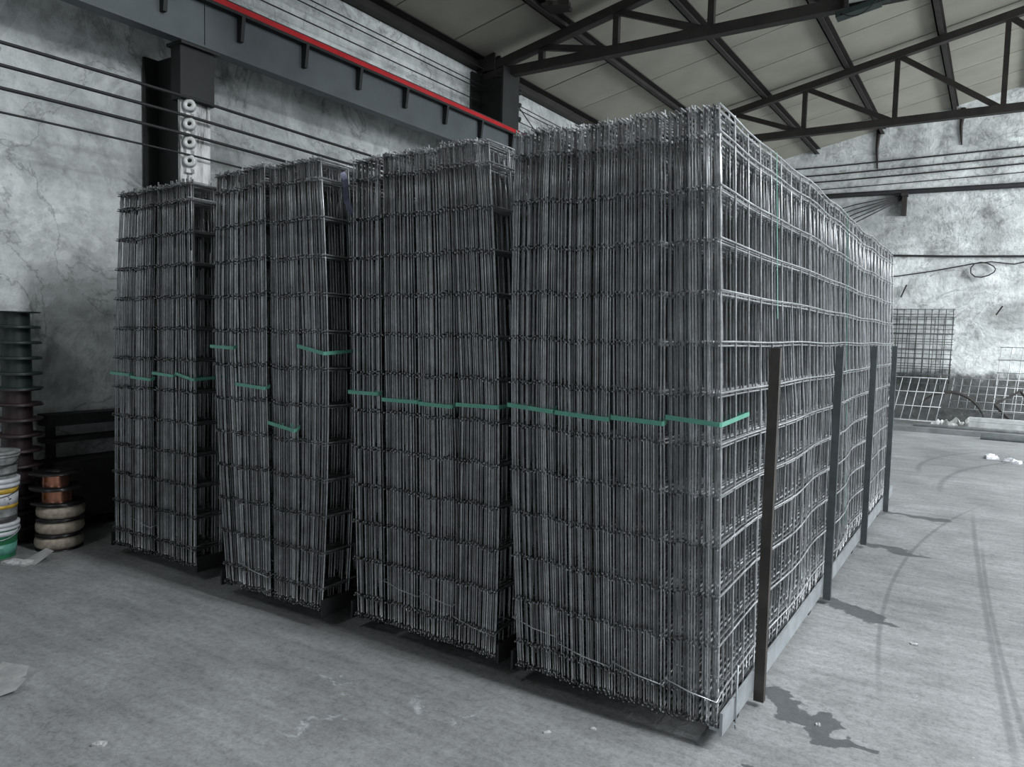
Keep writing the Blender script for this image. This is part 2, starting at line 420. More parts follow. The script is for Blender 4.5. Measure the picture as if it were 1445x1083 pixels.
# columns of the left wall carrying the crane runway
CX0, CX1 = XL+.02, -5.74
def column(y0, y1, top, lab, white):
    t = empty('steel_column', (CX0, (y0+y1)/2, 0), lab, 'column', 'steel columns along the left wall')
    ym = (y0+y1)/2
    def bx(nm, a, b, mt): MB().box((a[0]-CX0, a[1]-ym, a[2]), (b[0]-CX0, b[1]-ym, b[2])).build(nm, mt, t)
    bx('flange', (CX0, y0, 0), (CX0+.03, y1, top), 'column')
    bx('web', (CX0+.03, ym-.012, 0), (CX1-.03, ym+.012, top), 'column')
    if white:
        bx('flange', (CX1-.03, y0, 0), (CX1, y1, 3.50), 'white_flake')
        bx('bracket', (CX1-.10, y0-.015, 3.50), (CX1+.03, y1+.02, 3.93), 'column')  # black block stands for the beam's shade together with a lateral plate
        bx('bracket_plate', (CX1-.14, y0-.03, 3.93), (CX1+.07, y1+.05, 3.955), 'column')
    else:
        bx('flange', (CX1-.03, y0, 0), (CX1, y1, top), 'column')
    return t
column(3.74, 4.02, 3.93, 'black steel column with flaking white front carrying four white insulators', True)
# the second column stands beside the beam, up to the truss
c2 = column(8.46, 8.86, 5.22, 'tall dark green steel column under the end of the roof truss', False)

# crane runway beam
BX = -5.70
by0, by1 = -6.5, 18.0
t = empty('crane_runway_beam', (BX, 0, 3.955), 'slate grey steel runway beam with stiffeners high on the left wall', 'beam')
MB().box((-.012, by0, .02), (.012, 3.93, .36)).build('web', 'beam', t)
MB().box((-.012, 3.938, .02), (.012, by1, .36)).build('web', 'beam', t)
MB().box((-.09, by0, 0), (.035, by1, .02)).build('bottom_flange', 'beam', t)
MB().box((-.11, by0, .36), (.085, by1, .385)).build('top_flange', 'column', t)
y = .69
st0 = None
while y < 17.8:
    if st0 is None:
        q = MB(); q.add([(.012,0,.36),(.085,0,.36),(.060,0,.155),(.012,0,.155),(.012,.035,.36),(.085,.035,.36),(.060,.035,.155),(.012,.035,.155)],
                        [(0,1,2,3),(7,6,5,4),(0,4,5,1),(1,5,6,2),(2,6,7,3),(3,7,4,0)])
        st0 = q.build('stiffener', 'column', t); o = st0
    else:
        o = st0.copy(); COL.objects.link(o); o.parent = t
    o.location = (0, y-.02, 0); y += .716
# red rail along the beam
t = empty('red_conductor_rail', (BX+.03, 0, 4.34), 'bright red conductor rail running along the top of the runway beam', 'rail')
MB().bar((0, by0, .03), (0, by1, .03), .055, .06).build('red_rail', 'red', t)
MB().bar((-.05, by0, .055), (-.05, by1, .055), .035, .09).build('rail_backing', 'cable', t)
yy = 2.8
bk = None
while yy < 17:
    if bk is None: bk = MB().box((-.07, -.02, 0), (.04, .02, .01)).build('clip', 'column', t); o = bk
    else: o = bk.copy(); COL.objects.link(o); o.parent = t
    o.location = (0, yy, -.005); yy += 1.1

# cables on insulators, lower set in front of the first column
IZ = [3.455, 3.305, 3.155, 3.005]
IX, IY = -5.70, 3.80
ol = ['topmost', 'second from the top', 'third from the top', 'lowest']
for i, z in enumerate(IZ):
    t = empty('cable_insulator', (IX, IY, z), 'white porcelain ring insulator on the flaking column, '+ol[i], 'insulator', 'white insulators on the flaking column')
    ring = MB(); n = 20; prof = [(.018, -.03), (.040, -.03), (.050, -.022), (.036, 0), (.050, .022), (.040, .03), (.018, .03), (.018, -.03)]
    vs = []; fs = []
    for (r, a) in prof:
        for j in range(n):
            th = 2*PI*j/n; p_ = Vector((a, r*math.cos(th), r*math.sin(th)))
            vs.append(Matrix.Rotation(-.75, 3, 'Z') @ p_)
    for a in range(len(prof)-1):
        for j in range(n): fs.append((a*n+j, (a+1)*n+j, (a+1)*n+(j+1) % n, a*n+(j+1) % n))
    ring.add(vs, fs, True); ring.build('porcelain_ring', 'insul', t)
    MB().box((-.045, -.03, -.095), (-.005, .045, -.060)).build('mount', 'white_flake', t)
    MB().tube([(-.05, .02, 0), (.02, -.0, 0)], .012, 8).build('bolt', 'column', t)
    # cable
    zz = z+.055
    pts = []
    for yv, dz in ((-6.5, .02), (-3.5, -.05), (-1.2, -.06), (1.2, -.03), (2.6, -.008), (3.8, 0), (5.2, -.02), (7.0, -.035), (9.0, -.02), (11, -.04), (14, -.05), (18.1, 0)):
        pts.append((IX+.02, yv, zz+dz+(.0 if i < 3 else -.01)))
    c = MB().tube(pts, .013 if i < 3 else .008, 8).build('power_cable', 'cable')
    tag(c, 'black power cable along the left wall on white insulators, %s' % ol[i], 'cable', 'cables on the white insulators')
# upper set near the roof
UZ = [5.04, 4.98, 4.81, 4.62]
for i, z in enumerate(UZ):
    pts = [(-6.16, yv, z+dz) for yv, dz in ((-6.5, 0), (0, -.01), (4, -.01), (8.3, .0), (9.2, -.02), (12, -.05), (15, -.04), (18.1, 0))]
    c = MB().tube(pts, .008, 6).build('wall_cable', 'cable')
    tag(c, 'thin black cable high on the left wall above the red rail, '+['topmost', 'second from top', 'third from top', 'lowest'][i], 'cable', 'thin cables above the red rail')
    k2 = MB().lathe([(.012, -.03), (.035, -.03), (.025, 0), (.035, .03), (.012, .03)], 12).build('cable_insulator', 'column', None, (-5.765, 8.888, z))
    k2.rotation_euler = (PI/2, 0, 0)
    tag(k2, 'small dark spool insulator on the far side of the tall column, '+['topmost', 'second from top', 'third from top', 'lowest'][i], 'insulator', 'dark insulators on the tall column')
c = MB().tube([(-6.1, 8.9, 5.22), (-6.14, 9.4, 5.02), (-6.18, 10.0, 4.78), (-6.2, 11, 4.5)], .008, 6).build('drop_cable', 'cable')
tag(c, 'thin black cable sloping down from the truss end across the other wires', 'cable')

# far wall cables, pipe and bracket
FZ = [5.58, 5.40, 5.25, 5.08]
for i, z in enumerate(FZ):
    pts = [(xv, YF-.06, z+dz) for xv, dz in ((-6.2, .03), (-4.5, -.02), (-3.2, -.03), (-1.8, -.02), (0, .0), (2, .03), (5, .0), (9.8, .05))]
    c = MB().tube(pts, .016 if i < 3 else .010, 6).build('wall_cable', 'cable')
    tag(c, 'black cable strung across the upper far wall, %s of four' % ['topmost', 'second from top', 'third from top', 'lowest'][i], 'cable', 'cables across the far wall')
c = MB().tube([(-6.1, YF-.10, 4.90), (-3, YF-.10, 4.88), (0, YF-.10, 4.83), (9.9, YF-.10, 4.78)], .055, 10).build('wall_pipe', 'cable')
tag(c, 'thick black pipe along the far wall below the cables', 'pipe')
t = empty('wall_bracket', (-1.83, YF, 4.36), 'dark steel bracket plate hanging from the black pipe on the far wall', 'bracket')
MB().box((-.05, -.16, 0), (.04, -.02, .50)).build('plate', 'truss', t)
MB().box((-.07, -.20, .40), (.06, -.02, .47)).build('clamp', 'truss', t)
for j in range(5):
    c = MB().tube([(-1.86, YF-.1, 4.80-.02*j), (-2.8, YF-.09, 4.66-.10*j), (-3.8, YF-.08, 4.42-.20*j), (-5.2, YF-.07, 4.1-.28*j)], .012, 6).build('slack_cable', 'cable')
    tag(c, 'slack black cable fanning down left from the far wall bracket, '+['topmost', 'second from top', 'middle one', 'fourth from top', 'lowest'][j], 'cable', 'slack cables at the bracket')
c = MB().tube([(-6, YF-.05, 3.55), (-2, YF-.05, 3.52), (-.8, YF-.05, 3.46), (.5, YF-.05, 3.42), (9.5, YF-.05, 3.3)], .022, 6).build('wall_cable', 'cable')
tag(c, 'straight black cable on the far wall above the coiled loop', 'cable')
pts = [(-4.5, YF-.05, 3.02), (-1.9, YF-.05, 3.07), (-1.2, YF-.05, 3.17), (-.5, YF-.05, 3.30)]
cx_, cz_ = -.33, 3.17
for q in range(23):
    a = PI*.75-2*PI*q/11; pts.append((cx_+.22*math.cos(a), YF-.06-.002*q, cz_+.15*math.sin(a)-.02*math.sin(2*a)))
pts += [(-.2, YF-.06, 3.33), (.2, YF-.05, 3.27), (.6, YF-.05, 3.36), (2.5, YF-.05, 3.3), (6, YF-.05, 3.28)]
c = MB().tube(pts, .012, 6).build('coiled_cable', 'cable')
tag(c, 'thin black cable with a coiled loop hanging on the far wall', 'cable')
for (x, z0, z1, lab) in ((-1.80, 2.62, 3.0, 'dark iron spike on the far wall beside the mesh stack'), (-.05, 2.25, 2.55, 'dark iron spike on the far wall right of the hanging mesh')):
    c = MB().bar((x, YF-.05, z0), (x+.1, YF-.09, z1-.12), .028, .02).build('wall_spike', 'truss'); tag(c, lab, 'spike')
for (x, z0, z1) in ((-2.42, 5.42, 6.28), (-.86, 5.75, 6.5)):
    c = MB().tube([(x, YF-.02, z1), (x-.02, YF-.03, (z0+z1)/2), (x+.01, YF-.02, z0)], [.05, .03, .012], 6).build('roof_hanger', 'truss')
    tag(c, 'dark hanger strip on the far wall under the %s' % ('purlin left of the bracket' if x < -2 else 'purlin at the right'), 'hanger')

# ------------------------------------------------------------------ stacks of mesh sheets
ROWS = [.213+.2015*k for k in range(12)]
NV = 29
def quad3(z, b, m_, t_):
    zs = (.09, 1.3, 2.55)
    return (b*(z-zs[1])*(z-zs[2])/((zs[0]-zs[1])*(zs[0]-zs[2])) + m_*(z-zs[0])*(z-zs[2])/((zs[1]-zs[0])*(zs[1]-zs[2]))
            + t_*(z-zs[0])*(z-zs[1])/((zs[2]-zs[0])*(zs[2]-zs[1])))
STACKS = [
  dict(y=2.87, L=(-1.805, -1.876, -1.888), R=(-.848, -.886, -.947), b=[(-1.874,-1.640),(-1.622,-1.369),(-1.352,-1.124),(-1.109,-.889)], zs=[1.312,1.298,1.300,1.318], seed=11),
  dict(y=2.885, L=(-2.862, -2.910, -2.932), R=(-1.930, -1.942, -2.035), b=[(-2.908,-2.702),(-2.667,-2.430),(-2.417,-2.215),(-2.181,-1.940)], zs=[1.312,1.288,1.283,1.298], seed=23),
  dict(y=2.79, L=(-3.870, -3.967, -3.955), R=(-3.030, -2.990, -3.062), b=[(-3.967,-3.765),(-3.735,-3.475),(-3.448,-3.225),(-3.197,-2.985)], zs=[1.522,1.305,1.094,1.532], seed=37),
  dict(y=2.84, L=(-5.190, -5.174, -5.075), R=(-4.226, -4.219, -4.242), b=[(-5.174,-4.952),(-4.918,-4.700),(-4.667,-4.445),(-4.407,-4.219)], zs=[1.301,1.283,1.322,1.321], seed=53)]
PIT = .0108
POSTS_Y = [3.33, 4.92, 6.45, 7.85]

def rings(P, r, ax, n):
    """P: (W,K,3) polylines; tube with n sides, section across axis ax -> verts, faces"""
    W, K, _ = P.shape
    t = np.arange(n)*2*PI/n+PI/4
    off = np.zeros((n, 3))
    o1, o2 = [a for a in range(3) if a != ax]
    off[:, o1] = np.cos(t)*r; off[:, o2] = np.sin(t)*r
    V = (P[:, :, None, :]+off[None, None]).reshape(-1, 3)
    idx = np.arange(W*K*n).reshape(W, K, n)
    a = idx[:, :-1, :]; b = np.roll(idx, -1, 2)[:, :-1, :]; c = np.roll(idx, -1, 2)[:, 1:, :]; d = idx[:, 1:, :]
    Fq = np.stack([a, b, c, d], -1).reshape(-1, 4)
    if n == 4:
        caps = np.concatenate([idx[:, 0, :], idx[:, -1, :]], 0)
    else:
        caps = np.concatenate([idx[:, 0, [0,1,2,3]], idx[:, 0, [0,3,4,5]], idx[:, -1, [0,1,2,3]], idx[:, -1, [0,3,4,5]]], 0)
    return V, Fq, caps

def sheet(st, frac0, frac1, zs, y0, odd, rng, outer, org, parent, zoff):
    L, R = st['L'], st['R']
    n = 6 if outer else 4
    rad = .0042
    def X(y, z):
        l = quad3(z, *L); r = quad3(z, *R); wd = r-l
        g_ = np.exp(-((z-zs)/.24)**2)
        x = l+wd*(frac1+(frac0-frac1)*g_)
        # slow waves along the length, outward belly between the posts on the right-hand side
        x = x+.010*np.sin(y*1.9+st['seed'])*np.clip(y-y0, 0, 1)+.004*np.sin(y*5+z*2+st['seed'])*np.clip(y-y0, 0, .6)
        e = np.clip((frac1-.72)/.28, 0, 1)
        x = x+e*.040*np.clip(1-((z-.75)/.85)**2, 0, 1)*np.sin(PI*(y-POSTS_Y[0])/1.52)**2*(y > POSTS_Y[0])
        x = x-e*.022*np.clip((y-2.9)/.9, 0, 1)*np.clip((1.3-z)/.6, 0, 1)
        return x
    zt = 2.548+zoff+rng.uniform(-.008, .010); zb = .088
    lv = np.array([zb, .35, .75, 1.1, 1.3, 1.5, 1.85, 2.25, zt])
    yv = y0+.022+.2*np.arange(NV)+rng.normal(0, .0015, NV)
    yv[1:] += rng.uniform(-.07, .07)*(0 if outer and rng.random() < .5 else 1)
    Y, Z = np.meshgrid(yv, lv, indexing='ij')
    Pv = np.stack([X(Y, Z)+rng.normal(0, .0008, NV)[:, None], Y+rng.normal(0, .002)*(Z/2.5), Z+np.where(Z > 2.5, rng.uniform(-.012, .012, NV)[:, None], 0)], -1)
    rows = np.array([.105]+ROWS+[2.530])+zoff+(.007 if odd else -.007)+rng.normal(0, .0018)
    K = 29 if outer else 8
    ys = np.linspace(y0-.006+rng.normal(0, .003), y0+.022+.2*(NV-1)+.02, K)
    Yh, Zh = np.meshgrid(ys, rows, indexing='xy')
    Zj = Zh+.007*np.sin(Yh*7.5+st['seed'])*np.clip((Zh-2.0)/.5, 0, 1)+.004*np.sin(Yh*4.3+2)*np.clip(Yh-y0, 0, 1)
    Ph = np.stack([X(Yh, Zh)+.0058, Yh, Zj], -1)
    V1, F1, C1 = rings(Pv, rad, 2, n); V2, F2, C2 = rings(Ph, rad, 1, n)
    V = np.concatenate([V1, V2])-np.array(org)
    o = len(V1)
    Fs = np.concatenate([F1, F2+o, C1, C2+o])
    smooth = np.zeros(len(Fs), bool); smooth[:len(F1)+len(F2)] = True
    me = bpy.data.meshes.new('mesh_sheet')
    me.vertices.add(len(V)); me.vertices.foreach_set('co', V.ravel().astype(np.float32))
    me.loops.add(len(Fs)*4); me.loops.foreach_set('vertex_index', Fs.ravel().astype(np.int32))
    me.polygons.add(len(Fs)); me.polygons.foreach_set('loop_start', np.arange(0, len(Fs)*4, 4, dtype=np.int32))
    me.polygons.foreach_set('use_smooth', smooth)
    me.update(calc_edges=True); me.materials.append(M['wire'])
    ob = bpy.data.objects.new('mesh_sheet', me); COL.objects.link(ob); ob.parent = parent
    return X

def loop_band(pts, normals, half, axis, th):
    """closed band: pts path (list), width 2*half along axis"""
    n = len(pts); v = []; f = []
    ax = Vector(axis)*half
    for p, nm in zip(pts, normals):
        p = Vector(p); nm = Vector(nm)*th
        v += [p-ax, p+ax, p+ax+nm, p-ax+nm]
    for i in range(n):
        a = i*4; b = ((i+1) % n)*4
        for j in range(4): f.append((a+j, b+j, b+(j+1) % 4, a+(j+1) % 4))
    return v, f

ordn = ['nearest stack', 'second stack from the right', 'third stack from the right', 'leftmost stack']
posn = ['left-hand upright', 'second-from-left upright', 'third-from-left upright', 'right-hand upright']
def bl(si, bi):
    strapz = ''
    if si == 2: strapz = [' with high green strap', ' with mid-height green strap', ' with low green strap', ' with high green strap'][bi]
    else: strapz = ' with green strap'
    return '%s wire mesh bundle%s in the %s' % (posn[bi], strapz, ordn[si])
for si, st in enumerate(STACKS):
    rng = np.random.default_rng(st['seed'])
    bL, bR = st['b'][0][0], st['b'][3][1]
    # fractions at strap height and spread fractions above/below
    for bi, (xa, xb) in enumerate(st['b']):
        fa, fb = (xa-bL)/(bR-bL), (xb-bL)/(bR-bL)
        ga = 0.0 if bi == 0 else ((xa+st['b'][bi-1][1])/2-bL)/(bR-bL)+.003
        gb = 1.0 if bi == 3 else ((xb+st['b'][bi+1][0])/2-bL)/(bR-bL)-.003
        if si == 1 and bi == 0: gb -= .012
        if si == 1 and bi == 1: ga += .010
        nn = max(14, int(round((xb-xa)/PIT)))
        org = ((xa+xb)/2, st['y'], .085)
        root = empty('mesh_bundle', org, bl(si, bi), 'mesh bundle', 'upright bundles of wire mesh sheets')
        walk = 0.0; yb = rng.normal(0, .006); zb = rng.normal(0, .006)
        for i in range(nn):
            u = (i+.5)/nn+rng.normal(0, .08)/nn
            walk = walk*.85+rng.normal(0, .0026)
            outer = (si == 0 and bi == 3 and i >= nn-5) or (bi == 3 and i == nn-1)
            Xf = sheet(st, fa+(fb-fa)*u, ga+(gb-ga)*u, st['zs'][bi], st['y']+yb+rng.normal(0, .0035), i % 2, rng, outer, org, root, walk+zb)
            if i == 0: XA = Xf
            if i == nn-1: XB = Xf
        z = st['zs'][bi]; y0 = st['y']-.016; y1 = st['y']+(.395 if bi == 3 else .03)
        tilt = rng.normal(.004, .006)
        def xx(F, y): return float(F(np.array(y), np.array(z)))
        a0, b0, a1, b1 = xx(XA, y0)-.006, xx(XB, y0)+.013, xx(XA, y1)-.006, xx(XB, y1)+.013
        ln = [(a0, y0+.006, z+tilt), (a0+.006, y0, z+tilt), (b0-.006, y0, z-tilt), (b0, y0+.006, z-tilt), (b1, y1-.006, z+.006), (b1-.006, y1, z+.006), (a1+.006, y1, z+.004-(.055 if bi == 3 else 0)), (a1, y1-.006, z+.004-(.055 if bi == 3 else 0))]
        nm = [(-1,0,0), (0,-1,0), (0,-1,0), (1,0,0), (1,0,0), (0,1,0), (0,1,0), (-1,0,0)]
        v, f = loop_band([Vector(p)-Vector(org) for p in ln], nm, .0095, (0,0,1), .002)
        sb = MB(); sb.add(v, f); so = sb.build('strap', 'strap', root); so['label'] = 'green plastic packing strap'
        # vertical straps over the sheets further back, wire ties near the floor
        if si in (0, 1):
            for yv in (3.74, 5.72):
                zt, zl = 2.545, (1.75 if yv < 5 else .35)
                xa_t, xb_t = float(XA(np.array(yv), np.array(2.5)))-.008, float(XB(np.array(yv), np.array(2.5)))+.014
                xa_l, xb_l = float(XA(np.array(yv), np.array(zl)))-.008, float(XB(np.array(yv), np.array(zl)))+.014
                ln = [(xa_t, yv, zt), (xb_t, yv, zt), (xb_l, yv, zl), (xa_l, yv, zl)]
                nm = [(-.7,0,.7), (.7,0,.7), (.7,0,-.7), (-.7,0,-.7)]
                v, f = loop_band([Vector(p)-Vector(org) for p in ln], nm, .0045, (0,1,0), .002)
                sb = MB(); sb.add(v, f); so = sb.build('strap', 'strap', root); so['label'] = 'green vertical packing strap'
        if si == 0 or rng.random() < .5:
            zt_ = [.30, .235, .222, .215][bi] if si == 0 else rng.uniform(.2, .33)
            zr = lambda F, y: float(F(np.array(y), np.array(zt_)))
            ya, yb2 = st['y']-.014, st['y']+.12
            pts = [(zr(XA, ya), ya, zt_+.03), ((zr(XA, ya)+zr(XB, ya))/2, ya-.004, zt_+.006), (zr(XB, ya)+.006, ya, zt_-.008), (zr(XB, yb2)+.012, yb2, zt_+.03), (zr(XA, yb2), yb2, zt_+.04)]
            wt = MB().tube([Vector(p)-Vector(org) for p in pts], .0028, 6, closed=True).build('wire_tie', 'wire', root)

# trolleys under the stacks
tlab = ['low steel trolley with upright posts under the nearest stack', 'low steel trolley under the second stack from the right',
        'low steel trolley under the third stack from the right', 'low steel trolley under the leftmost stack']
for si, st in enumerate(STACKS):
    xl, xr, yb = st['L'][0]-.012, st['R'][0]+.010, st['y']
    ox, oy = (xl+xr)/2, yb
    t = empty('mesh_trolley', (ox, oy, 0), tlab[si], 'trolley', 'trolleys under the mesh stacks')
    ye = yb+5.72
    def bx(nm, a, b, mt):
        return MB().box((a[0]-ox, a[1]-oy, a[2]), (b[0]-ox, b[1]-oy, b[2])).build(nm, mt, t)
    for x, s_ in ((xr, 1), (xl, -1)):
        o = MB()
        xa, xb = (x, x+.012) if s_ > 0 else (x-.012, x)
        o.box((xa-ox, 0.0, .068), (xb-ox, 5.72, .162))
        xf = (x-.05, x) if s_ > 0 else (x, x+.05)
        o.box((xf[0]-ox, .03, .068), (xf[1]-ox, 5.70, .080))
        o.build('side_rail', 'rail' if (si == 0 and s_ > 0) else 'rack', t)
    for yc in (3.12, 4.6, 6.15, 7.6, 8.45):
        bx('cross_beam', (xl, yc-.03, .030), (xr, yc+.03, .067), 'rack')
    wy = [3.40, 4.85, 6.45, 8.05]
    w0 = None
    for y in wy:
        for x in (xl+.05, xr-.045):
            if w0 is None:
                wm = MB()
                n = 18; vs = []; fs = []
                for a, r in ((-.018, .0), (-.018, .030), (-.013, .038), (.013, .038), (.018, .030), (.018, .0)):
                    for j in range(n): vs.append((a, r*math.cos(2*PI*j/n), r*math.sin(2*PI*j/n)))
                for a in range(5):
                    for j in range(n): fs.append((a*n+j, (a+1)*n+j, (a+1)*n+(j+1) % n, a*n+(j+1) % n))
                wm.add(vs, fs, True)
                w0 = wm.build('wheel', 'rubber', t); o = w0
                fk = MB().box((-.026, -.012, .0), (-.020, .012, .048)).box((.020, -.012, .0), (.026, .012, .048)).box((-.026, -.022, .040), (.026, .022, .048))
                f0 = fk.build('wheel_fork', 'rack', o); 
            else:
                o = w0.copy(); COL.objects.link(o); o.parent = t
                f2 = f0.copy(); COL.objects.link(f2); f2.parent = o
            o.location = (x-ox, y-oy, .038)
    for i, y in enumerate(POSTS_Y):
        if si != 0 and i == 0: continue
        mt = 'post_brown' if (si == 0 and i == 0) else 'post'
        px0, px1 = (xr+.012, xr+.056) if si == 0 else (xr+.012, xr+.040)
        o = MB().box((px0-ox, y-oy, .028), (px1-ox, y-oy+.006, 1.612)).box((px1-.006-ox, y+.006-oy, .028), (px1-ox, y+.034-oy, 1.612))
        o.build('post', mt, t)
    if si == 0:
        o = MB().tube([(xr+.016-ox, .17, .30), (xr+.018-ox, .165, .06), (xr+.020-ox, .16, .035), (xr+.024-ox, .135, .065)], .004, 6).build('wire_hook', 'rail', t)

# ------------------------------------------------------------------ things by the left wall
TX, TYY = -6.10, 2.63
oo = ['topmost', 'second', 'third', 'fourth', 'fifth', 'sixth', 'seventh', 'eighth', 'ninth', 'tenth', 'eleventh', 'twelfth', 'thirteenth', 'fourteenth', 'lowest']
def spool_parts(t, mat, drum, h, rf, rd, hub=None):
    MB().disc(rf, 0, 28, upf=False).lathe([(rf, 0), (rf, .009), (rd, .012)], 28).build('flange', mat, t)
    MB().lathe([(rd, .012), (rd, h-.012)], 28).build('drum' if drum == mat else 'wound_wire', drum, t)
    MB().lathe([(rd, h-.012), (rf, h-.009), (rf, h), (rd*.45, h), (rd*.45, h-.03)], 28).disc(rd*.45, h-.03, 28).build('flange', mat, t)
for k_ in range(15):
    mt = 'spool_green' if k_ < 5 else 'spool_maroon'
    hh = .1145
    lab = '%s empty spool in the tall stack by the left wall, %s from the top' % ('dark green' if k_ < 5 else 'dark maroon', oo[k_]) if k_ not in (0, 14) else \
          ('dark green empty spool on top of the tall stack by the left wall' if k_ == 0 else 'dark maroon empty spool at the foot of the tall stack by the left wall')
    t = empty('cable_spool', (TX+rnd.uniform(-.006, .006), TYY+rnd.uniform(-.006, .006), 1.718-(k_+1)*hh), lab, 'spool', 'tall stack of empty spools')
    spool_parts(t, mt, mt, hh-.001, .165, .098)
SX, SY = -5.69, 2.72
z = 0.0
for k_ in range(5):
    hh = .112
    if k_ < 3:
        t = empty('wire_spool', (SX+.006*k_, SY+.004*k_, z), 'spool of plastic-wrapped tan wire, %s of the three below the copper spools' % ['lowest', 'middle', 'topmost'][k_], 'spool', 'stack of wire spools by the buckets')
        MB().disc(.156, 0, 28, upf=False).lathe([(.156, 0), (.156, .008), (.12, .010)], 28).build('flange', 'spool_black', t)
        wr = MB(); prof = []
        for q in range(9):
            a = q/8; prof.append((.136+.022*math.sin(PI*a)**.5, .011+(hh-.026)*a))
        n = 40; vs = []; fs = []
        for (r, zz) in prof:
            for j in range(n):
                rr = r+rnd.uniform(-.003, .003); vs.append((rr*math.cos(2*PI*j/n), rr*math.sin(2*PI*j/n), zz))
        for i in range(len(prof)-1):
            for j in range(n): fs.append((i*n+j, i*n+(j+1) % n, (i+1)*n+(j+1) % n, (i+1)*n+j))
        wr.add(vs, fs, True); wr.build('wrapped_wire', 'tan', t)
        MB().lathe([(.12, hh-.014), (.156, hh-.012), (.156, hh-.003), (.05, hh-.003)], 28).disc(.05, hh-.003, 28).build('flange', 'spool_black', t)
    else:
        t = empty('copper_spool', (SX-.006*(k_-2), SY-.006*(k_-2), z), 'black spool of bright copper wire, %s' % ('on top of the tan spools' if k_ == 3 else 'topmost of the spool stack beside the buckets'), 'spool', 'stack of wire spools by the buckets')
        spool_parts(t, 'spool_black', 'copper', hh-.001, .170, .10 if k_ == 3 else .088)
    z += hh
# buckets
BXc, BYc = -5.79, 2.345
def bucket(z0, h, rb, rt_, body, rim, lab, bands=()):
    t = empty('plastic_bucket', (BXc, BYc, z0), lab, 'bucket', 'stack of buckets at the left edge')
    MB().disc(rb, 0, 32, upf=False).lathe([(rb, 0), (rt_, h*.80)], 32).build('body', body, t)
    MB().lathe([(rt_, h*.80), (rt_+.008, h*.80), (rt_+.008, h*.86), (rt_+.002, h*.865), (rt_+.002, h*.90), (rt_+.012, h*.905), (rt_+.012, h-.001), (rt_-.01, h-.001)], 32).disc(rt_-.01, h-.001, 32).build('lid', rim, t)
    for (za, zb, mt, nm) in bands:
        r_ = lambda zz: rb+(rt_-rb)*min(1, zz/(h*.8))
        MB().lathe([(r_(za), za), (r_(za)+.002, za), (r_(zb)+.002, zb), (r_(zb), zb)], 32).build(nm, mt, t)
    hp = []
    for q in range(13):
        a = -PI*.62+PI*1.0*q/12
        hp.append((.0+(rt_+.012)*math.cos(a), (rt_+.012)*math.sin(a), h*.83-.07*math.sin(PI*q/12)))
    MB().tube(hp, .003, 6).build('handle', 'rail' if body != 'buk_grey' else 'cable', t)
    return t
bucket(0, .25, .118, .135, 'buk_green', 'buk_white', 'green plastic bucket with white lid at the bottom of the bucket stack', [(.03, .10, 'buk_teal', 'label_band'), (.16, .19, 'buk_white', 'rim_band')])
bk = bucket(.25, .31, .128, .142, 'buk_grey', 'buk_white', 'white and yellow printed bucket in the middle of the bucket stack',
       [(.005, .045, 'print_dark', 'base_band'), (.10, .125, 'buk_yellow', 'yellow_band'), (.125, .205, 'buk_white', 'label_band'), (.205, .24, 'buk_yellow', 'yellow_band')])
pm = MB()
for q in range(34):   # smudged print on the label band
    a = -1.15+1.6*rnd.random(); zz = .132+.062*rnd.random(); wd = rnd.uniform(.02, .09); r_ = .1435
    pm.add([(r_*math.cos(a+d), r_*math.sin(a+d), zz+e) for d, e in ((0, 0), (wd, 0), (wd, .007), (0, .007))], [(0, 1, 2, 3)])
pm.build('print', 'print_dark', bk)
bucket(.56, .185, .132, .146, 'buk_grey', 'buk_grey', 'dirty grey bucket on top of the bucket stack', [(.02, .035, 'print_dark', 'fold_band'), (.09, .10, 'print_dark', 'fold_band')])

# dark rack along the left wall between the spools and the leftmost stack
t = empty('wall_rack', (-6.22, 3.3, 0), 'dark steel rack standing against the left wall behind the spools', 'rack')
MB().box((-.05, -.45, .835), (.12, 2.6, .925)).build('top_beam', 'rack', t)
MB().box((-.05, -.45, .70), (.10, 2.6, .735)).build('middle_beam', 'rack', t)
MB().box((-.05, -.45, .10), (.20, 2.6, .56)).build('shade_clutter_plate', 'rack', t)  # dark plate added for the shade and dark objects below the beams
for y in (-.40, .9, 2.5):
    MB().box((-.04, y, 0), (.02, y+.05, .9)).build('leg', 'rack', t)

# ------------------------------------------------------------------ scraps on the floor
def crumple(name, c, sx, sy, sz, mat, lab, cat, seed, n=7, rot=0, group=None):
    r = random.Random(seed); b = MB(); vs = []; fs = []
    for lay in (1, 0):
        for i in range(n):
            for j in range(n):
                u, v_ = i/(n-1)-.5, j/(n-1)-.5
                e = 1-.25*r.random()
                x, y = u*sx*e, v_*sy*e
                zz = max(0.002, sz*(.35+.65*r.random())*(1-1.5*max(abs(u), abs(v_))**2)) if lay else 0.0
                vs.append((x, y, zz))
    N = n*n
    for i in range(n-1):
        for j in range(n-1):
            a = i*n+j; fs += [(a, a+n, a+n+1, a+1), (N+a, N+a+1, N+a+n+1, N+a+n)]
    # keep the rim shared by copying lower layer positions
    for i in range(n):
        for j in range(n):
            q = i*n+j; vs[N+q] = (vs[q][0], vs[q][1], 0.0)
    rim = [j for j in range(n)]+[i*n+n-1 for i in range(1, n)]+[(n-1)*n+j for j in range(n-2, -1, -1)]+[i*n for i in range(n-2, 0, -1)]
    for a, d in zip(rim, rim[1:]+rim[:1]): fs.append((a, d, N+d, N+a))
    b.add(vs, fs); o = b.build(name, mat, None, c); o.rotation_euler = (0, 0, rot)
    return tag(o, lab, cat, group)
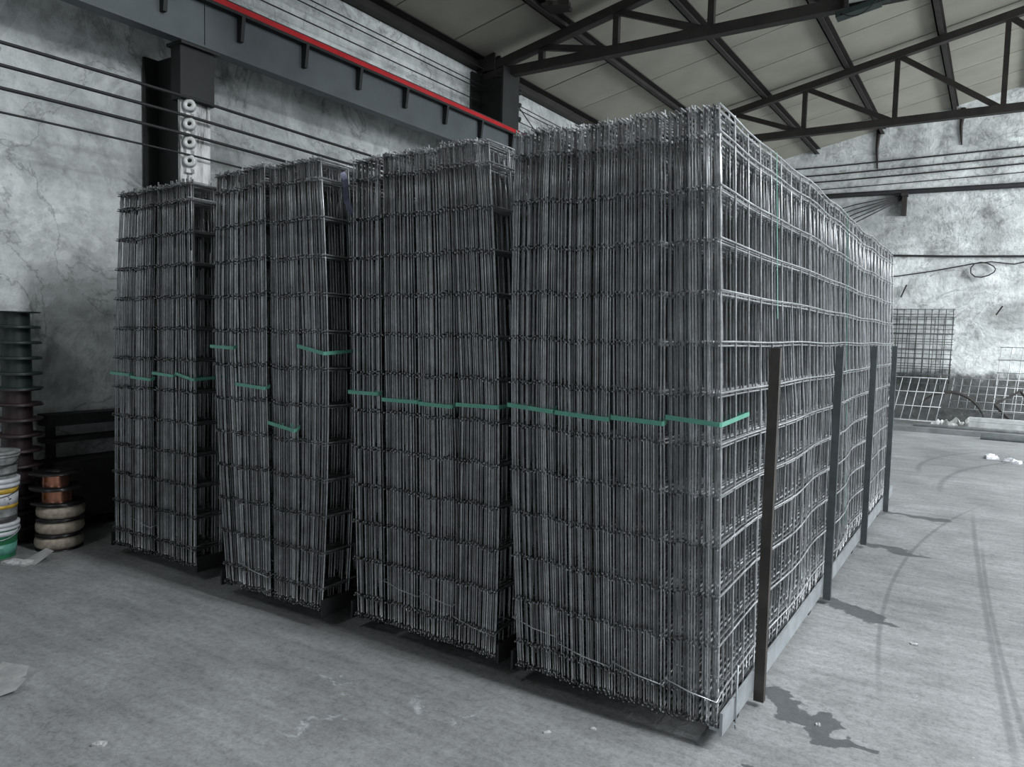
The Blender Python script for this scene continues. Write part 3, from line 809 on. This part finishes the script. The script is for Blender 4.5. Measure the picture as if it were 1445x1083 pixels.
def sheetlet(name, c, pts, th, mat, lab, cat, rot=(0,0,0)):
    b = MB(); n = len(pts); vs = [(x, y, z) for x, y, z in pts]+[(x, y, z+th) for x, y, z in pts]
    b.add(vs, [tuple(range(n))[::-1], tuple(range(n, 2*n))]+[(i, (i+1) % n, (i+1) % n+n, i+n) for i in range(n)])
    o = b.build(name, mat, None, c); o.rotation_euler = rot
    return tag(o, lab, cat)
sheetlet('cardboard_scrap', (-5.44, 2.47, .002), [(-.10,-.08,0), (.04,-.10,.004), (.07,.06,.05), (-.03,.09,.045)], .004, 'card', 'grey cardboard scrap leaning on the floor in front of the buckets', 'scrap', (.2, 0, .3))
crumple('plastic_scrap', (-5.50, 2.36, 0), .22, .10, .03, 'stone', 'crumpled pale plastic scrap on the floor before the green bucket', 'scrap', 5, rot=.4)
sheetlet('cardboard_scrap', (-3.60, 1.50, .004), [(-.16,-.07,0), (-.02,-.085,0), (.05,-.02,.015), (.04,.05,.03), (-.16,.06,.02)], .005, 'card', 'larger pale cardboard scrap at the lower left edge of the floor', 'scrap', (.05, 0, .45))
sheetlet('cardboard_scrap', (-3.70, 1.575, .012), [(-.12,-.05,0), (.02,-.05,0), (.05,.0,.01), (.03,.04,.03), (-.12,.04,.03)], .004, 'card', 'smaller cardboard scrap tucked behind the larger one at lower left', 'scrap', (.1, 0, .35))
crumple('stone_chip', (-2.85, 1.497, 0), .05, .028, .022, 'stone', 'small pale stone on the floor near the lower left corner', 'stone', 8, 5, .5)
crumple('stone_chip', (-1.47, 2.60, 0), .035, .015, .012, 'stone', 'white stone chip at the shadow edge before the nearest stack', 'stone', 9, 4, .9)
crumple('stone_chip', (-1.325, 2.735, 0), .03, .018, .012, 'stone', 'white stone chip closest to the foot of the nearest stack', 'stone', 10, 4, .2)
crumple('stone_chip', (-.285, 4.55, 0), .04, .03, .015, 'stone', 'white stone chip on the bright floor right of the second damp patch', 'stone', 12, 4, .2)
crumple('stone_chip', (-.55, 3.33, 0), .02, .02, .015, 'stone', 'tiny white stone chip in the nearest damp patch', 'stone', 13, 4, .2)
crumple('plastic_litter', (.03, 12.75, 0), .18, .14, .09, 'buk_white', 'crumpled white litter on the floor at right, left piece', 'litter', 14, 6, .3)
crumple('plastic_litter', (.27, 12.50, 0), .26, .14, .08, 'buk_white', 'crumpled white litter on the floor at right, right piece', 'litter', 15, 6, -.3)

# ------------------------------------------------------------------ at the foot of the far wall
def grid_panel(name, x0, x1, zb, zt, y0, y1, nx, nz, r, mat, lab, shear=0.0):
    b = MB()
    for i in range(nx+1):
        x = x0+(x1-x0)*i/nx
        b.tube([(x, y0, zb), (x+shear, y1, zt)], r, 4)
    for j in range(nz+1):
        f = j/nz; z_ = zb+(zt-zb)*f; y_ = y0+(y1-y0)*f-.012
        b.tube([(x0-.03+shear*f, y_, z_), (x1+.03+shear*f, y_, z_)], r, 4)
    o = b.build(name, mat); return tag(o, lab, 'wire grid', 'wire grids at the far wall')
grid_panel('wire_grid', -2.9, -.80, .78, 2.36, YF-.14, YF-.06, 16, 15, .008, 'dark_mesh', 'dark fine mesh panel hanging on the far wall beside the nearest stack', -.0)
grid_panel('wire_grid', -3.0, -.82, .62, 2.20, YF-.165, YF-.018, 13, 9, .007, 'dark_mesh', 'dark coarse mesh panel in front of the fine one on the far wall', .03)
grid_panel('wire_grid', -2.6, -.92, .12, .95, 16.6, 17.0, 11, 3, .007, 'pale_mesh', 'pale mesh panel leaning by the far wall beside the nearest stack', .12)
grid_panel('wire_grid', -.02, 2.4, .12, 1.6, 16.7, 17.4, 14, 6, .007, 'pale_mesh', 'pale mesh panel leaning by the far wall at the right edge', .10)
grid_panel('wire_grid', -.75, .6, .35, .95, 17.4, 17.7, 9, 4, .006, 'pale_mesh', 'small pale mesh panel standing behind the hoop at the far wall', .06)
# kerb and pipes on the floor
c = MB().box((-4.5, 15.55, 0), (10, 15.75, .09)).build('floor_kerb', 'kerb'); tag(c, 'long grey steel kerb on the floor before the far wall', 'kerb')
c = MB().tube([(-1.25, 15.95, .10), (10, 15.95, .10)], .035, 8).build('floor_pipe', 'pale_mesh'); tag(c, 'long pale pipe lying behind the kerb before the far wall', 'pipe')
c = MB().box((-4.5, 15.86, .0), (10, 16.05, .065)).build('timber_beam', 'kerb'); tag(c, 'grey beam on the floor under the pale pipe', 'beam')
c = MB().tube([(-.15, 15.25, .05), (10, 15.25, .05)], .05, 10).build('floor_pipe', 'rail'); tag(c, 'thick grey pipe lying in front of the kerb at right', 'pipe')
# hoop
hp = []
for q in range(22):
    a = PI*.88-PI*.80*q/21
    hp.append((-.72+.62*math.cos(a), 16.9+.25*math.sin(a), .02+.66*max(0, math.sin(a))))
def ribbon(path, wid, th, mat, name, lab, cat):
    b = MB(); vs = []; fs = []
    for p in path:
        x, y, z_ = p; vs += [(x, y, z_), (x, y-wid, z_-.02), (x, y-wid, z_-.02+th), (x, y, z_+th)]
    for i in range(len(path)-1):
        for j in range(4):
            a = i*4+j; d = i*4+(j+1) % 4; fs.append((a, d, d+4, a+4))
    fs += [(0, 1, 2, 3), tuple(len(vs)-4+j for j in (3, 2, 1, 0))]
    b.add(vs, fs); o = b.build(name, mat); return tag(o, lab, cat)
ribbon(hp, .20, .035, 'truss', 'metal_hoop', 'dark bent metal hoop lying over rubble by the far wall', 'hoop')
rr_ = random.Random(77)
for i in range(9):
    x = -.98+.10*i*rr_.uniform(.8, 1.1); 
    crumple('rubble_chunk', (x, 16.45+.35*rr_.random(), 0), rr_.uniform(.12, .28), rr_.uniform(.12, .26), rr_.uniform(.10, .30), 'rubble', 'broken white rubble chunk heaped under the hoop by the far wall', 'rubble', 100+i, 5, rr_.uniform(0, 3), 'rubble heap by the far wall')
c = MB().box((-.36, 16.25, 0), (2.4, 16.55, .20)).build('concrete_block', 'block'); tag(c, 'long pale concrete block beside the rubble at the far wall', 'block')
c = MB().box((-.36, 16.28, .205), (1.6, 16.55, .27)).build('timber_plank', 'block'); tag(c, 'flat plank lying on the pale concrete block', 'plank')
b = MB(); b.bar((.02, 16.9, .50), (.42, 17.0, .78), .04, .035).bar((.42, 17.0, .78), (.75, 16.9, .30), .04, .035).bar((.02, 16.9, .50), (.30, 16.85, .20), .05, .04)
tag(b.build('bent_angle_iron', 'truss'), 'dark bent angle iron standing on rubble behind the concrete block', 'scrap iron')

# ------------------------------------------------------------------ fixture hanging under the truss
t = empty('hanging_fixture', (-1.45, 8.58, 5.0), 'dark green box fixture with looped cable under the nearer truss', 'fixture')
MB().bar((-.16, -.02, .03), (.26, -.02, .10), .14, .055).build('housing', 'fixture', t)
MB().box((-.05, .0, .16), (.22, .02, .34)).build('pale_panel', 'panel', t)
MB().box((-.09, -.02, .12), (-.05, .03, .40)).build('hanger', 'truss', t)
MB().box((.22, -.04, .10), (.34, .04, .30)).build('side_box', 'fixture', t)
lp = [(-.10+.32*q/10, -.10, .03-.075*math.sin(PI*q/10)+.05*q/10) for q in range(11)]+[(.28, -.09, .14), (.33, -.05, .2)]
MB().tube(lp, .006, 6).build('cable_loop', 'cable', t)
crumple('dust_nest', (-4.75, 8.15, 5.62), .35, .28, .10, 'truss', 'dark ragged nest clinging under the roof beside the nearest purlin', 'nest', 31, 6, .3)

# blue plastic shred caught on the third stack
rp = [(-3.03+.012*math.sin(q*1.3), 2.95+.01*q, 2.50-.035*q) for q in range(7)]
ribbon(rp, .035, .004, plain('blue_grey_film', (.16, .17, .25), .4), 'plastic_shred', 'bluish plastic shred hanging from the top of the third stack from the right', 'shred')
